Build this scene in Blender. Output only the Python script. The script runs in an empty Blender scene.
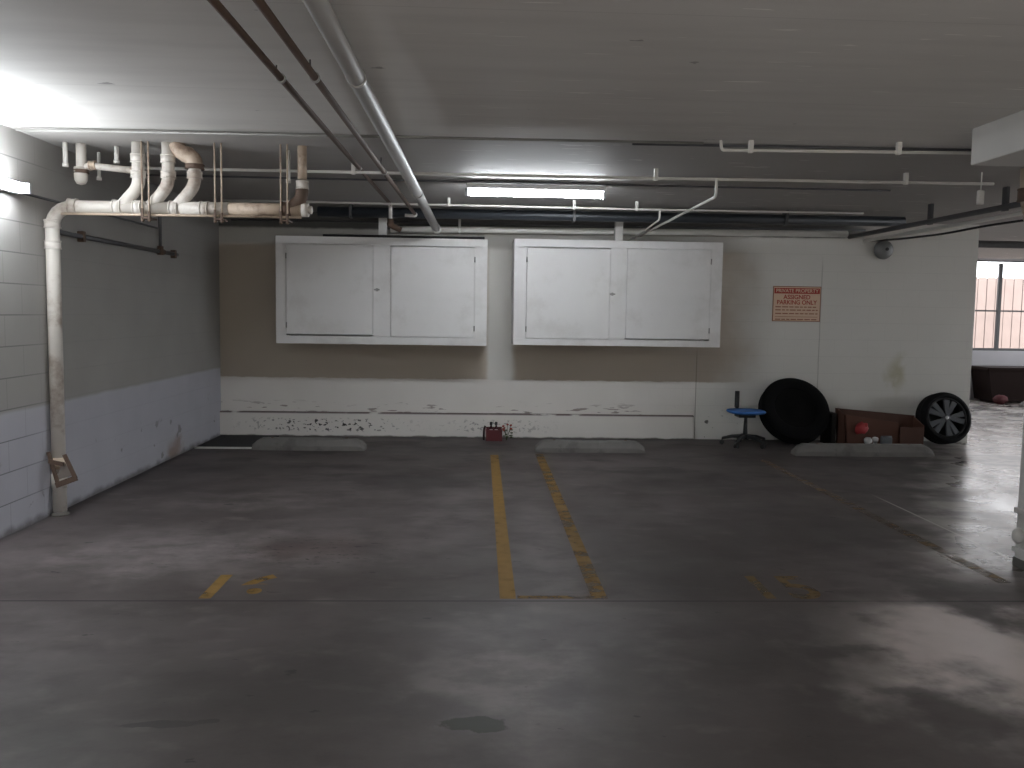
import bpy, bmesh, math, random
from mathutils import Vector, Matrix
random.seed(7)
S = bpy.context.scene
COL = S.collection
PI = math.pi

# ------------------------------------------------------------ camera
F_PX, YAW, PITCH, ROLL, CY = 807.0, 0.0405, -0.0752, 0.01491, 373.8
fwd = Vector((math.sin(YAW)*math.cos(PITCH), math.cos(YAW)*math.cos(PITCH), math.sin(PITCH)))
r0 = Vector((math.cos(YAW), -math.sin(YAW), 0)); u0 = r0.cross(fwd)
cr, sr = math.cos(ROLL), math.sin(ROLL)
right, up = cr*r0 + sr*u0, -sr*r0 + cr*u0
cd = bpy.data.cameras.new('camera'); cam = bpy.data.objects.new('camera', cd); COL.objects.link(cam)
cd.sensor_width = 36; cd.lens = F_PX/1024*36; cd.shift_y = (CY-384)/1024; cd.clip_start = .05
M = Matrix((right, up, -fwd)).transposed().to_4x4(); M.translation = Vector((0, 0, 1.5))
cam.matrix_world = M
S.camera = cam

# ------------------------------------------------------------ light and exposure
W = bpy.data.worlds.new('sky'); S.world = W; W.use_nodes = True
bg = W.node_tree.nodes['Background']; bg.inputs[0].default_value = (.93, .96, 1, 1); bg.inputs[1].default_value = 6.0
sd = bpy.data.lights.new('sun', 'SUN'); sun = bpy.data.objects.new('sun', sd); COL.objects.link(sun)
sd.energy = 22; sd.angle = .01; sd.color = (1, .95, .88)
sun.rotation_euler = Vector((-.25, .6, -1)).to_track_quat('-Z', 'Y').to_euler()
TUBE_CEILING, TUBE_WALL = 88.0, 95.0
S.view_settings.view_transform = 'Standard'; S.view_settings.look = 'None'
S.view_settings.gamma = 1; S.view_settings.exposure = 0.08; S.view_settings.use_curve_mapping = False
S.cycles.max_bounces = 8; S.cycles.diffuse_bounces = 5; S.cycles.sample_clamp_indirect = 6

# ------------------------------------------------------------ node helpers
class NT:
    def __init__(s, name):
        s.m = bpy.data.materials.new(name); s.m.use_nodes = True
        s.t = s.m.node_tree; s.n = s.t.nodes; s.b = s.n['Principled BSDF']
        s._pos = None
    def new(s, typ, **kw):
        n = s.n.new(typ)
        for k, v in kw.items(): setattr(n, k, v)
        return n
    def put(s, sock, v):
        if isinstance(v, bpy.types.NodeSocket): s.t.links.new(v, sock)
        else:
            if isinstance(v, (tuple, list)) and len(v) == 3 and sock.type == 'RGBA': v = (*v, 1)
            sock.default_value = v
    def pos(s):
        if s._pos is None:
            s._pos = s.new('ShaderNodeTexCoord').outputs['Object']
            s._sep = s.new('ShaderNodeSeparateXYZ'); s.put(s._sep.inputs[0], s._pos)
        return s._pos
    def xyz(s): s.pos(); return s._sep.outputs[0], s._sep.outputs[1], s._sep.outputs[2]
    def m_(s, op, a, b=0.0, c=0.0, clamp=False):
        n = s.new('ShaderNodeMath', operation=op, use_clamp=clamp)
        for i, v in enumerate((a, b, c)): s.put(n.inputs[i], v)
        return n.outputs[0]
    def step(s, v, lo, hi):                       # smooth ramp 0..1 from lo to hi
        n = s.new('ShaderNodeMapRange', interpolation_type='SMOOTHSTEP')
        s.put(n.inputs[0], v); n.inputs[1].default_value = lo; n.inputs[2].default_value = hi
        return n.outputs[0]
    def stepd(s, v, hi, lo):                      # 1 below hi, 0 above lo
        return s.m_('SUBTRACT', 1.0, s.step(v, hi, lo))
    def mul(s, *a):
        o = a[0]
        for b in a[1:]: o = s.m_('MULTIPLY', o, b)
        return o
    def noise(s, scale=5, detail=3, stretch=(1, 1, 1), off=(0, 0, 0), rough=.5):
        mp = s.new('ShaderNodeMapping'); s.put(mp.inputs[0], s.pos())
        mp.inputs['Scale'].default_value = stretch; mp.inputs['Location'].default_value = off
        n = s.new('ShaderNodeTexNoise'); s.put(n.inputs['Vector'], mp.outputs[0])
        n.inputs['Scale'].default_value = scale; n.inputs['Detail'].default_value = detail; n.inputs['Roughness'].default_value = rough
        return n.outputs[0]
    def mix(s, f, a, b):
        n = s.new('ShaderNodeMix', data_type='RGBA'); s.put(n.inputs[0], f); s.put(n.inputs[6], a); s.put(n.inputs[7], b)
        return n.outputs[2]
    def blob(s, cx, cy, rx, ry, ax='xy', warp=None):  # soft spot 1..0
        c = dict(zip('xyz', s.xyz())); u, v = c[ax[0]], c[ax[1]]
        if warp is not None:
            u = s.m_('ADD', u, s.m_('MULTIPLY', s.m_('SUBTRACT', warp, .5), rx*1.6)); v = s.m_('ADD', v, s.m_('MULTIPLY', s.m_('SUBTRACT', warp, .5), ry*1.6))
        du = s.m_('DIVIDE', s.m_('SUBTRACT', u, cx), rx); dv = s.m_('DIVIDE', s.m_('SUBTRACT', v, cy), ry)
        d = s.m_('SQRT', s.m_('ADD', s.mul(du, du), s.mul(dv, dv)))
        return s.stepd(d, .15, 1.0)
    def line(s, v, at, w):                        # 1 on a line of width w
        return s.m_('LESS_THAN', s.m_('ABSOLUTE', s.m_('SUBTRACT', v, at)), w/2)
    def bump(s, h, strength=.3, dist=.01):
        n = s.new('ShaderNodeBump'); n.inputs['Strength'].default_value = strength; n.inputs['Distance'].default_value = dist
        s.put(n.inputs['Height'], h); s.t.links.new(n.outputs[0], s.b.inputs['Normal'])
    def out(s, color=None, rough=.6, metal=0.0, spec=None):
        if color is not None: s.put(s.b.inputs['Base Color'], color)
        s.put(s.b.inputs['Roughness'], rough); s.put(s.b.inputs['Metallic'], metal)
        if spec is not None: s.b.inputs['Specular IOR Level'].default_value = spec
        return s.m

def simple(name, c, rough=.6, metal=0.0, var=.12, scale=9, dirt=None, dirt_amt=.5, bump=0.0, spec=None):
    k = NT(name); n = k.noise(scale, 4)
    col = k.mix(n, tuple(x*(1-var) for x in c), tuple(min(1, x*(1+var)) for x in c))
    if dirt: col = k.mix(k.m_('MULTIPLY', k.step(k.noise(scale*.7, 6, off=(3, 1, 2), rough=.65), .5, .68), dirt_amt), col, dirt)
    if bump: k.bump(k.noise(scale*6, 3), bump, .004)
    return k.out(col, rough, metal, spec)
def glow(name, c, strength):
    k = NT(name); k.out((.9, .9, .9), .4)
    k.put(k.b.inputs['Emission Color'], c); k.b.inputs['Emission Strength'].default_value = strength
    return k.m

# ------------------------------------------------------------ mesh helpers
class MB:
    def __init__(s): s.bm = bmesh.new()
    def box(s, x0, x1, y0, y1, z0, z1, bevel=0.0):
        t = bmesh.new(); bmesh.ops.create_cube(t, size=1)
        for v in t.verts: v.co = Vector(((x0+x1)/2 + v.co.x*(x1-x0), (y0+y1)/2 + v.co.y*(y1-y0), (z0+z1)/2 + v.co.z*(z1-z0)))
        if bevel: bmesh.ops.bevel(t, geom=t.edges[:], offset=bevel, segments=2, affect='EDGES', profile=.5)
        s._add(t); return s
    def _add(s, t, mat=None):
        if mat is not None: t.transform(mat)
        me = bpy.data.meshes.new('tmp'); t.to_mesh(me); t.free(); s.bm.from_mesh(me); bpy.data.meshes.remove(me)
    def tube(s, pts, r, seg=14, bend=0.0, caps=True):
        pts = [Vector(p) for p in pts]
        if bend and len(pts) > 2:                 # round every corner
            q = [pts[0]]
            for a, b, c in zip(pts, pts[1:], pts[2:]):
                d1, d2 = (a-b), (c-b); t = min(bend, d1.length*.49, d2.length*.49)
                p1, p2 = b + d1.normalized()*t, b + d2.normalized()*t
                for i in range(7):
                    f = i/6; q.append((1-f)**2*p1 + 2*f*(1-f)*b + f*f*p2)
            q.append(pts[-1]); pts = q
        rings = []; n = None; bm = s.bm
        for i, p in enumerate(pts):
            d = ((pts[min(i+1, len(pts)-1)] - pts[max(i-1, 0)])).normalized()
            if n is None: n = d.orthogonal().normalized()
            else: n = (n - d*n.dot(d)).normalized()
            b = d.cross(n); rr = r[i] if isinstance(r, (list, tuple)) else r
            rings.append([bm.verts.new(p + rr*(math.cos(2*PI*k/seg)*n + math.sin(2*PI*k/seg)*b)) for k in range(seg)])
        for a, b in zip(rings, rings[1:]):
            for k in range(seg):
                f = bm.faces.new((a[k], a[(k+1) % seg], b[(k+1) % seg], b[k])); f.smooth = True
        if caps:
            bm.faces.new(rings[0][::-1]); bm.faces.new(rings[-1])
        return s
    def lathe(s, prof, origin=(0, 0, 0), axis='z', seg=32, closed=False):
        bm = s.bm; o = Vector(origin); rings = []
        for r, h in prof:
            ring = []
            for k in range(seg):
                a = 2*PI*k/seg; c, d = r*math.cos(a), r*math.sin(a)
                v = Vector((c, d, h)) if axis == 'z' else Vector((c, h, d)) if axis == 'y' else Vector((h, c, d))
                ring.append(bm.verts.new(o+v))
            rings.append(ring)
        pairs = list(zip(rings, rings[1:])) + ([(rings[-1], rings[0])] if closed else [])
        for a, b in pairs:
            for k in range(seg):
                f = bm.faces.new((a[k], a[(k+1) % seg], b[(k+1) % seg], b[k])); f.smooth = True
        if not closed:
            for ring in (rings[0], rings[-1]):
                if (ring[0].co-ring[seg//2].co).length > 1e-5: bm.faces.new(ring)
        return s
    def prism(s, poly, lo, hi, plane='xz'):       # extrude a polygon
        bm = s.bm
        def mk(p, h): return Vector((p[0], h, p[1])) if plane == 'xz' else Vector((p[0], p[1], h)) if plane == 'xy' else Vector((h, p[0], p[1]))
        a = [bm.verts.new(mk(p, lo)) for p in poly]; b = [bm.verts.new(mk(p, hi)) for p in poly]
        bm.faces.new(a[::-1]); bm.faces.new(b)
        for i in range(len(poly)):
            j = (i+1) % len(poly); bm.faces.new((a[i], a[j], b[j], b[i]))
        return s
    def ball(s, c, rx, ry=None, rz=None, sub=2, jitter=0.0):
        t = bmesh.new(); bmesh.ops.create_icosphere(t, subdivisions=sub, radius=1)
        ry = ry or rx; rz = rz or rx
        for v in t.verts:
            k = 1 + random.uniform(-jitter, jitter); v.co = Vector((c[0]+v.co.x*rx*k, c[1]+v.co.y*ry*k, c[2]+v.co.z*rz*k))
        for f in t.faces: f.smooth = True
        s._add(t); return s
    def quad(s, pts):
        s.bm.faces.new([s.bm.verts.new(Vector(p)) for p in pts]); return s
    def xform(s, m): s.bm.transform(m); return s
    def obj(s, name, mat, parent=None):
        base = parent
        while base is not None and base.parent is not None: base = base.parent
        if base is not None: s.bm.transform(Matrix.Translation(-base.location))
        bmesh.ops.recalc_face_normals(s.bm, faces=s.bm.faces[:])
        me = bpy.data.meshes.new(name); s.bm.to_mesh(me); s.bm.free(); me.materials.append(mat)
        o = bpy.data.objects.new(name, me); COL.objects.link(o)
        if parent is not None: o.parent = parent
        return o
def thing(name, label, cat, loc=(0, 0, 0), group=None):
    o = bpy.data.objects.new(name, None); COL.objects.link(o); o.location = loc; o.empty_display_size = .1
    o['label'] = label; o['category'] = cat
    if group: o['group'] = group
    return o
def tag(o, label, cat, group=None):
    o['label'] = label; o['category'] = cat
    if group: o['group'] = group
    return o
def struct(name, mb, mat, parent=None):
    o = mb.obj(name, mat, parent)
    if parent is None: o['kind'] = 'structure'
    return o
def copy_tree(o, parent=None):
    c = o.copy(); COL.objects.link(c)
    if parent is not None: c.parent = parent
    for ch in [x for x in o.children]: copy_tree(ch, c)
    return c

# ------------------------------------------------------------ materials of the room
WX, BY, HC, BX = -3.06, 9.65, 2.65, 6.03      # left wall, back wall, ceiling, right end of back wall
FY, RX, RY = 14.9, 12.0, -3.2                 # far wall, right wall, rear wall

def floor_mat():
    k = NT('worn_concrete_floor'); x, y, z = k.xyz()
    big = k.noise(.55, 5, (1, 1.3, 1)); mid = k.noise(2.2, 6, (1, 1.6, 1), (4, 2, 0), .6); fine = k.noise(26, 4)
    c = k.mix(k.step(big, .3, .7), (.070, .058, .056), (.118, .101, .100))
    c = k.mix(k.mul(k.step(mid, .42, .7), .75), c, (.052, .043, .041))
    c = k.mix(k.mul(k.step(k.noise(3.1, 5, (1, 2, 1), (9, 9, 0)), .55, .75), .5), c, (.165, .140, .136))
    c = k.mix(k.mul(fine, .25), c, (.085, .078, .076))
    w = k.noise(2.6, 5, off=(1, 7, 0))
    for (cx, cy, rx, ry, a) in ((-.55, 7.1, 1.1, .6, .75), (-2.2, 7.6, 1.2, .5, .5), (1.9, 7.3, 1.0, .8, .6), (2.4, 5.6, 1.2, .9, .5), (4.4, 7.9, 1.5, .6, .7), (-.4, 8.8, 2.6, .7, .45), (.5, 3.1, .3, .9, .0), (1.3, 4.7, .9, 1.0, .35), (-.7, 3.1, .7, .6, .35), (1.6, 3.3, 1.2, .9, .35)):
        if a: c = k.mix(k.mul(k.blob(cx, cy, rx, ry, warp=w), a), c, (.038, .034, .033))
    for (cx, cy, rx, ry, a) in ((-1.7, 4.95, 1.5, .75, .75), (-2.3, 3.3, .8, .9, .35), (.12, 3.2, .5, 1.0, .7), (-.2, 5.9, .5, 1.3, .4), (.42, 5.2, .3, 1.8, .45), (-1.6, 6.3, 1.0, .5, .45), (2.9, 4.7, .5, .5, .5), (-2.9, 4.4, .4, .9, .5)):  # mid-aisle spot paints in the tube light's reflection; the rest is lighter concrete
        c = k.mix(k.mul(k.blob(cx, cy, rx, ry, warp=w), k.m_('ADD', .35, k.step(k.noise(3.4, 6, (1, 1.5, 1), (6, 1, 0), .65), .35, .65)), a*.8), c, (.225, .198, .195))
    c = k.mix(k.mul(k.step(k.noise(1.5, 6, (1, 1.7, 1), (3, 8, 0), .62), .50, .66), k.step(y, 5.0, 8.0), .75), c, (.032, .028, .027))
    c = k.mix(k.mul(k.blob(-1.0, 5.05, .55, .35, warp=w), .55), c, (.075, .05, .045))     # brown drip stain
    c = k.mix(k.mul(k.step(k.noise(14, 4, (1, 2, 1)), .60, .66), k.blob(-1.0, 5.0, .8, .5)), c, (.03, .025, .025))
    sp = k.noise(7, 3, (1, 2.2, 1), (2, 5, 0))
    c = k.mix(k.mul(k.step(sp, .70, .73), .8), c, (.03, .028, .028))                      # scattered small spots
    c = k.mix(k.step(k.mul(k.blob(.0, 2.84, .33, .085, warp=k.noise(5, 6)), k.m_('ADD', k.noise(12, 6, rough=.7), .35)), .36, .5), c, (.035, .035, .026))   # oil spot
    c = k.mix(k.step(k.mul(k.blob(-1.12, 2.86, .2, .05, warp=k.noise(5, 6)), k.m_('ADD', k.noise(12, 6, rough=.7), .3)), .38, .5), c, (.045, .04, .038))
    c = k.mix(k.mul(k.m_('ADD', k.line(y, 4.11, .016), k.line(x, 14.9, .02)), .9), c, (.02, .018, .018))   # saw-cut joint
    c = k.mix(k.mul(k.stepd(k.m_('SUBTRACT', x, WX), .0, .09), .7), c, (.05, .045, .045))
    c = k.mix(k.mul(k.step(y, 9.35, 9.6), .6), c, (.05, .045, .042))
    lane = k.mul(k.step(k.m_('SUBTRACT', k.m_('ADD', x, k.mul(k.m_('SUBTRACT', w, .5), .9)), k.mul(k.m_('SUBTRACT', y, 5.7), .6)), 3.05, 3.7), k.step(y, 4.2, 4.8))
    aisle_glare = k.blob(2.2, 3.35, .8, 1.0, warp=w)  # window light on the aisle floor, painted as a paler blob
    lane_glare = k.m_('MAXIMUM', lane, k.mul(aisle_glare, .8))
    c = k.mix(k.mul(lane_glare, k.m_('SUBTRACT', 1.0, k.mul(k.step(mid, .46, .56), .85)), .85), c, (.36, .325, .305))  # smoother lane concrete plus daylight glare mixed into the colour
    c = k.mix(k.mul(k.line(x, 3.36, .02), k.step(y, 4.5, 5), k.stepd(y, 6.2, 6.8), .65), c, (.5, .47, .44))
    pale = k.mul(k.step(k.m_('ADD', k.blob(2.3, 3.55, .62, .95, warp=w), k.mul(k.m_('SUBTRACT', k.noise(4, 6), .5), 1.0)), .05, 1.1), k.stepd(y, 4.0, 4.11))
    c = k.mix(k.mul(pale, .95), c, (.56, .49, .47))  # soft pool of daylight painted into the floor colour
    rough = k.m_('ADD', k.m_('SUBTRACT', .36, k.mul(lane_glare, .24)), k.mul(k.noise(1.7, 5, off=(3, 3, 0)), .3))
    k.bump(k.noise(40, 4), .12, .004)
    k.put(k.b.inputs['Specular IOR Level'], k.m_('ADD', k.m_('ADD', .2, k.mul(lane_glare, .5)), k.mul(k.stepd(y, 3.9, 4.3), .12)))
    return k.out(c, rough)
def block_lines(k, u, v, cw, ch, w):
    # running-bond mortar lines of hollow block
    row = k.m_('FLOOR', k.m_('DIVIDE', v, ch)); sh = k.m_('MULTIPLY', k.m_('FLOORED_MODULO', row, 2.0), cw/2)
    fv = k.m_('FLOORED_MODULO', v, ch); fu = k.m_('FLOORED_MODULO', k.m_('ADD', u, sh), cw)
    return k.m_('LESS_THAN', fv, w), k.m_('LESS_THAN', fu, w)
def leftwall_mat():
    k = NT('painted_block_left'); x, y, z = k.xyz()
    c = k.mix(k.noise(2, 5), (.28, .27, .255), (.35, .34, .325))
    low = k.stepd(k.m_('ADD', z, k.mul(k.noise(5, 3), .02)), .80, .83)
    c = k.mix(low, c, k.mix(k.noise(3, 5), (.38, .38, .425), (.46, .46, .505)))
    hl, vl = block_lines(k, y, z, .41, .205, .008)
    near = k.stepd(y, 5.35, 6.1)
    c = k.mix(k.mul(k.m_('MAXIMUM', hl, k.mul(vl, .35)), k.m_('ADD', k.mul(near, .6), .06)), c, (.10, .10, .10))
    c = k.mix(k.mul(k.blob(8.2, .07, .35, .16, 'yz', k.noise(5, 4)), .7), c, (.22, .13, .07))
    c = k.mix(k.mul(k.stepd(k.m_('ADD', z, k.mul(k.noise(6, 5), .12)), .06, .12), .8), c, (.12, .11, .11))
    c = k.mix(k.mul(k.step(k.noise(6, 5, off=(2, 0, 5)), .66, .7), k.stepd(z, .3, .6), .8), c, (.2, .19, .19))
    k.bump(k.m_('ADD', k.mul(k.noise(60, 3), .3), k.mul(k.m_('MAXIMUM', hl, vl), -1)), .3, .004)
    return k.out(c, .75)
def backwall_mat():
    k = NT('painted_block_back'); x, y, z = k.xyz()
    wob = k.mul(k.m_('SUBTRACT', k.noise(7, 4), .5), .03)
    xx, zz = k.m_('ADD', x, wob), k.m_('ADD', z, wob)
    white = k.mix(k.noise(1.5, 5), (.64, .625, .59), (.72, .70, .665))
    lowp = k.mix(k.noise(2.5, 5), (.70, .665, .63), (.78, .745, .71))
    beige = k.mix(k.noise(1.2, 4), (.46, .40, .335), (.52, .455, .38))
    tan = k.mul(k.step(zz, .690, .705), k.stepd(k.m_('ADD', x, k.mul(k.m_('SUBTRACT', k.noise(2.2, 4), .5), .9)), 2.75, 3.5))
    tan = k.mul(tan, k.stepd(zz, 2.24, 2.32), k.m_('SUBTRACT', 1.0, k.mul(k.step(xx, .06, .12), k.stepd(xx, .36, .46))))
    c = k.mix(tan, white, beige)
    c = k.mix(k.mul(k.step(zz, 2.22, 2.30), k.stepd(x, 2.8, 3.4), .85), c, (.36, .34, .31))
    c = k.mix(k.mul(k.stepd(zz, .69, .705), k.stepd(x, 2.6, 2.66)), c, lowp)
    c = k.mix(k.mul(k.step(zz, 2.44, 2.475), k.stepd(x, 4.3, 4.8)), c, (.10, .097, .093))  # shade among the ceiling pipes, painted as a dark band
    hl, vl = block_lines(k, x, z, .41, .205, .007)
    c = k.mix(k.mul(k.m_('MAXIMUM', hl, k.mul(vl, .5)), k.step(x, 1.0, 3.0), .10), c, (.2, .19, .17))
    c = k.mix(k.mul(k.line(x, 2.625, .012), k.stepd(z, .9, 1.2), .6), c, (.2, .18, .15))
    c = k.mix(k.mul(k.line(k.m_('ADD', x, k.mul(wob, .4)), 4.12, .012), k.stepd(z, 2.0, 2.3), .45), c, (.2, .19, .17))
    c = k.mix(k.mul(k.blob(5.1, .83, .17, .26, 'xz', k.noise(6, 4)), .5), c, (.33, .29, .10))
    c = k.mix(k.mul(k.step(k.noise(11, 4, (1, 1, 1.5)), .66, .69), k.mul(k.step(x, 2.62, 2.66), k.stepd(x, 2.95, 3.4), k.stepd(z, .22, .4)), .9), c, (.06, .055, .05))
    c = k.mix(k.mul(k.step(k.noise(16, 5, (.35, 1, 2.2)), .60, .64), k.mul(k.stepd(z, .34, .46), k.step(z, .27, .30)), k.stepd(x, 2.4, 2.6), .7), c, (.16, .11, .10))
    k.bump(k.m_('ADD', k.mul(k.noise(60, 3), .3), k.mul(k.m_('MAXIMUM', hl, vl), -.6)), .25, .003)
    return k.out(c, .8)
def curb_mat():
    k = NT('chipped_white_curb'); x, y, z = k.xyz()
    c = k.mix(k.noise(2.5, 5), (.70, .665, .63), (.78, .745, .71))
    dense = k.m_('ADD', k.blob(-1.8, .15, 1.3, .5, 'xz'), k.mul(k.blob(.2, .15, .9, .5, 'xz'), .5))
    chips = k.mul(k.step(k.noise(22, 4, (1, 1, 1.4)), .575, .60), k.mul(k.step(z, .05, .09), k.stepd(z, .19, .24)), k.m_('MINIMUM', dense, 1.0))
    c = k.mix(chips, c, (.05, .045, .045))
    edge = k.mul(k.step(z, .268, .29), k.step(k.noise(6, 5, (.6, 1, 1), (0, 3, 1)), .30, .40))
    c = k.mix(k.mul(edge, .9), c, k.mix(k.noise(9, 3), (.05, .04, .04), (.11, .05, .045)))
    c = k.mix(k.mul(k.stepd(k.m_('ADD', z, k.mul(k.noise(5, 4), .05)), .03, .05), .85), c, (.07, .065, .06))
    k.bump(k.noise(30, 4), .3, .005)
    return k.out(c, .75)
def ceiling_mat():
    k = NT('board_marked_concrete_ceiling'); x, y, z = k.xyz()
    c = k.mix(k.noise(.9, 5), (.62, .60, .57), (.72, .70, .67))
    c = k.mix(k.mul(k.step(k.noise(6, 5, (.15, 1.2, 1)), .4, .7), .18), c, (.42, .395, .375))
    c = k.mix(k.mul(k.step(y, 5.40, 5.43), .8), c, (.30, .285, .27))          # darker strip of slab toward the back wall
    dash = k.step(k.noise(5.5, 2, (.55, 8, 1), (1.3, 0.7, 0), .4), .71, .73)
    c = k.mix(k.mul(dash, k.step(x, -.9, .6), .85), c, (.88, .86, .82))
    c = k.mix(k.mul(k.step(k.noise(5, 3, (1, 2, 1), (5, 5, 0)), .73, .76), .6), c, (.17, .16, .155))
    ln = k.m_('LESS_THAN', k.m_('FLOORED_MODULO', k.m_('ADD', y, .5), 1.22), .006)
    c = k.mix(k.mul(ln, .2), c, (.2, .19, .18))
    k.bump(k.noise(14, 5, (.3, 1.5, 1)), .12, .006)
    return k.out(c, .7)

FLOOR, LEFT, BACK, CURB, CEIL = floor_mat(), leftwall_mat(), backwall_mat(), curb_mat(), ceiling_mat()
PLAIN = simple('plain_painted_wall', (.5, .49, .47), .8, scale=2)
LILAC = simple('grey_far_wall', (.42, .41, .43), .8, scale=2)

# ------------------------------------------------------------ the room
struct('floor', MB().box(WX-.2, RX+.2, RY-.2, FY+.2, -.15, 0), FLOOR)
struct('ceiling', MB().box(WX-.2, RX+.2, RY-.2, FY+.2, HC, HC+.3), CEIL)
struct('wall_left', MB().box(WX-.2, WX, RY, BY+.2, 0, HC), LEFT)
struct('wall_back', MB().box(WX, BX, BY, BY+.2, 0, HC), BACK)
struct('wall_return', MB().box(BX-.2, BX, BY+.2, FY, 0, HC), PLAIN)
w = MB().box(BX-.2, RX+.2, FY, FY+.2, 0, .92).box(BX-.2, 7.2, FY, FY+.2, .92, HC).box(7.2, RX+.2, FY, FY+.2, 2.62, HC)
struct('wall_far', w, LILAC)
w = MB().box(RX, RX+.2, RY, FY, 0, .92).box(RX, RX+.2, RY, FY, 2.62, HC)
for y0, y1 in ((RY, 4.0), (9.2, 9.8), (14.5, FY)): w.box(RX, RX+.2, y0, y1, .92, 2.62)
struct('wall_right', w, LILAC)
struct('wall_rear', MB().box(WX-.2, -2, RY-.2, RY, 0, HC).box(6, RX+.2, RY-.2, RY, 0, HC).box(-2, 6, RY-.2, RY, 2.4, HC), PLAIN)  # opening behind the camera, added so sunlit paving lights the ceiling
struct('trim_1', MB().box(WX, 2.60, BY-.05, BY, 0, .295, .006), CURB)          # low painted curb along the back wall
struct('trim_2', MB().box(2.95, 3.65, RY, 4.85, 2.43, HC, .008), simple('painted_beam', (.62, .61, .585), .7, scale=3))

def lattice(y, x0, x1):                        # steel bars in the far window opening
    IRON = simple('black_iron', (.03, .028, .03), .5)
    fr = struct('window_1', MB().box(x0, x1, y-.02, y+.02, .92, .97).box(x0, x1, y-.015, y+.015, 2.595, 2.62).box(x0, x0+.04, y-.02, y+.02, .97, 2.57).box(x1-.04, x1, y-.02, y+.02, .97, 2.57), IRON)
    MB().box(x0+.04, x1-.04, y-.012, y+.012, 1.66, 1.69).obj('crossbar', IRON, fr)
    x = 9.82-.66*4
    while x < x1-.1:
        if x > x0+.1: MB().box(x-.035, x+.035, y-.02, y+.02, .97, 2.57).obj('bar', IRON, fr)
        x += .66
lattice(FY+.08, 7.2, RX)

# outside the room: ground on each side, board fence
struct('yard', MB().box(2, 30, FY+.2, 30, -.15, 0), simple('yard_soil', (.13, .12, .11), .9))
struct('ground', MB().box(-14, RX+.2, -14, RY-.2, -.15, 0), simple('bounce_paving', (.45, .43, .41), .8))  # unseen paving behind the camera, added to bounce sun up to the ceiling
struct('driveway', MB().box(RX+.2, 30, -14, FY+.2, -.15, 0), simple('dark_asphalt', (.05, .05, .05), .9))
def fence():
    t = thing('wooden_fence', 'sunlit pale wooden board fence outside the far barred window', 'fence', (10, 17.2, 0))
    m = MB(); x = 4.0
    while x < 18:
        m.box(x, x+.185, 17.2 + random.uniform(0, .008), 17.215, .0, 2.42 + random.uniform(-.01, .01)).box(x+.16, x+.225, 17.216, 17.2245, 0, 2.40); x += .2
    m.obj('board_panel', simple('weathered_fence_board', (.135, .105, .098), .8, var=.2, scale=3), t)
    MB().box(4, 18, 17.225, 17.27, .5, .6).box(4, 18, 17.225, 17.27, 1.9, 2.0).obj('rail', simple('fence_rail', (.4, .3, .26), .8), t)
fence()

struct('sky_blocker', MB().box(-14, 14, -11.6, -11.3, 0, 3.3), simple('blocker_dark', (.045, .055, .035), .9))  # unseen dark slab behind the camera, added to block low sky light

# ------------------------------------------------------------ lamps
WHITE = simple('white_enamel', (.7, .7, .7), .45, var=.05)
def tube_light(name, label, length, strength, hw):
    # long axis x, hangs from z=0 downward
    t = thing(name, label, 'light')
    MB().box(-length/2, length/2, -hw, hw, -.055, 0, .006).obj('housing', WHITE, t)
    MB().tube([(-length/2+.03, 0, -.082), (length/2-.03, 0, -.082)], .03, 16).obj('lamp_tube', glow('fluorescent_glow', (.9, .95, 1.0), strength), t)
    for s in (-1, 1): MB().box(s*(length/2)-.014, s*(length/2)+.014, -.035, .035, -.125, -.05, .004).obj('lamp_holder', simple('grey_lampholder', (.35, .35, .36), .5), t)
    return t
l1 = tube_light('ceiling_light', 'lit fluorescent tube light on the ceiling in front of the white cabinets', 1.22, TUBE_CEILING, .07)
l1.location = (.48, 7.22, HC-.012)
l2 = tube_light('wall_light', 'lit fluorescent tube light high on the left wall', 1.25, TUBE_WALL, .035)
l2.location = (WX+.005, 4.82, 2.26); l2.rotation_euler = Matrix(((0, 0, -1), (1, 0, 0), (0, -1, 0))).to_euler()

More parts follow.
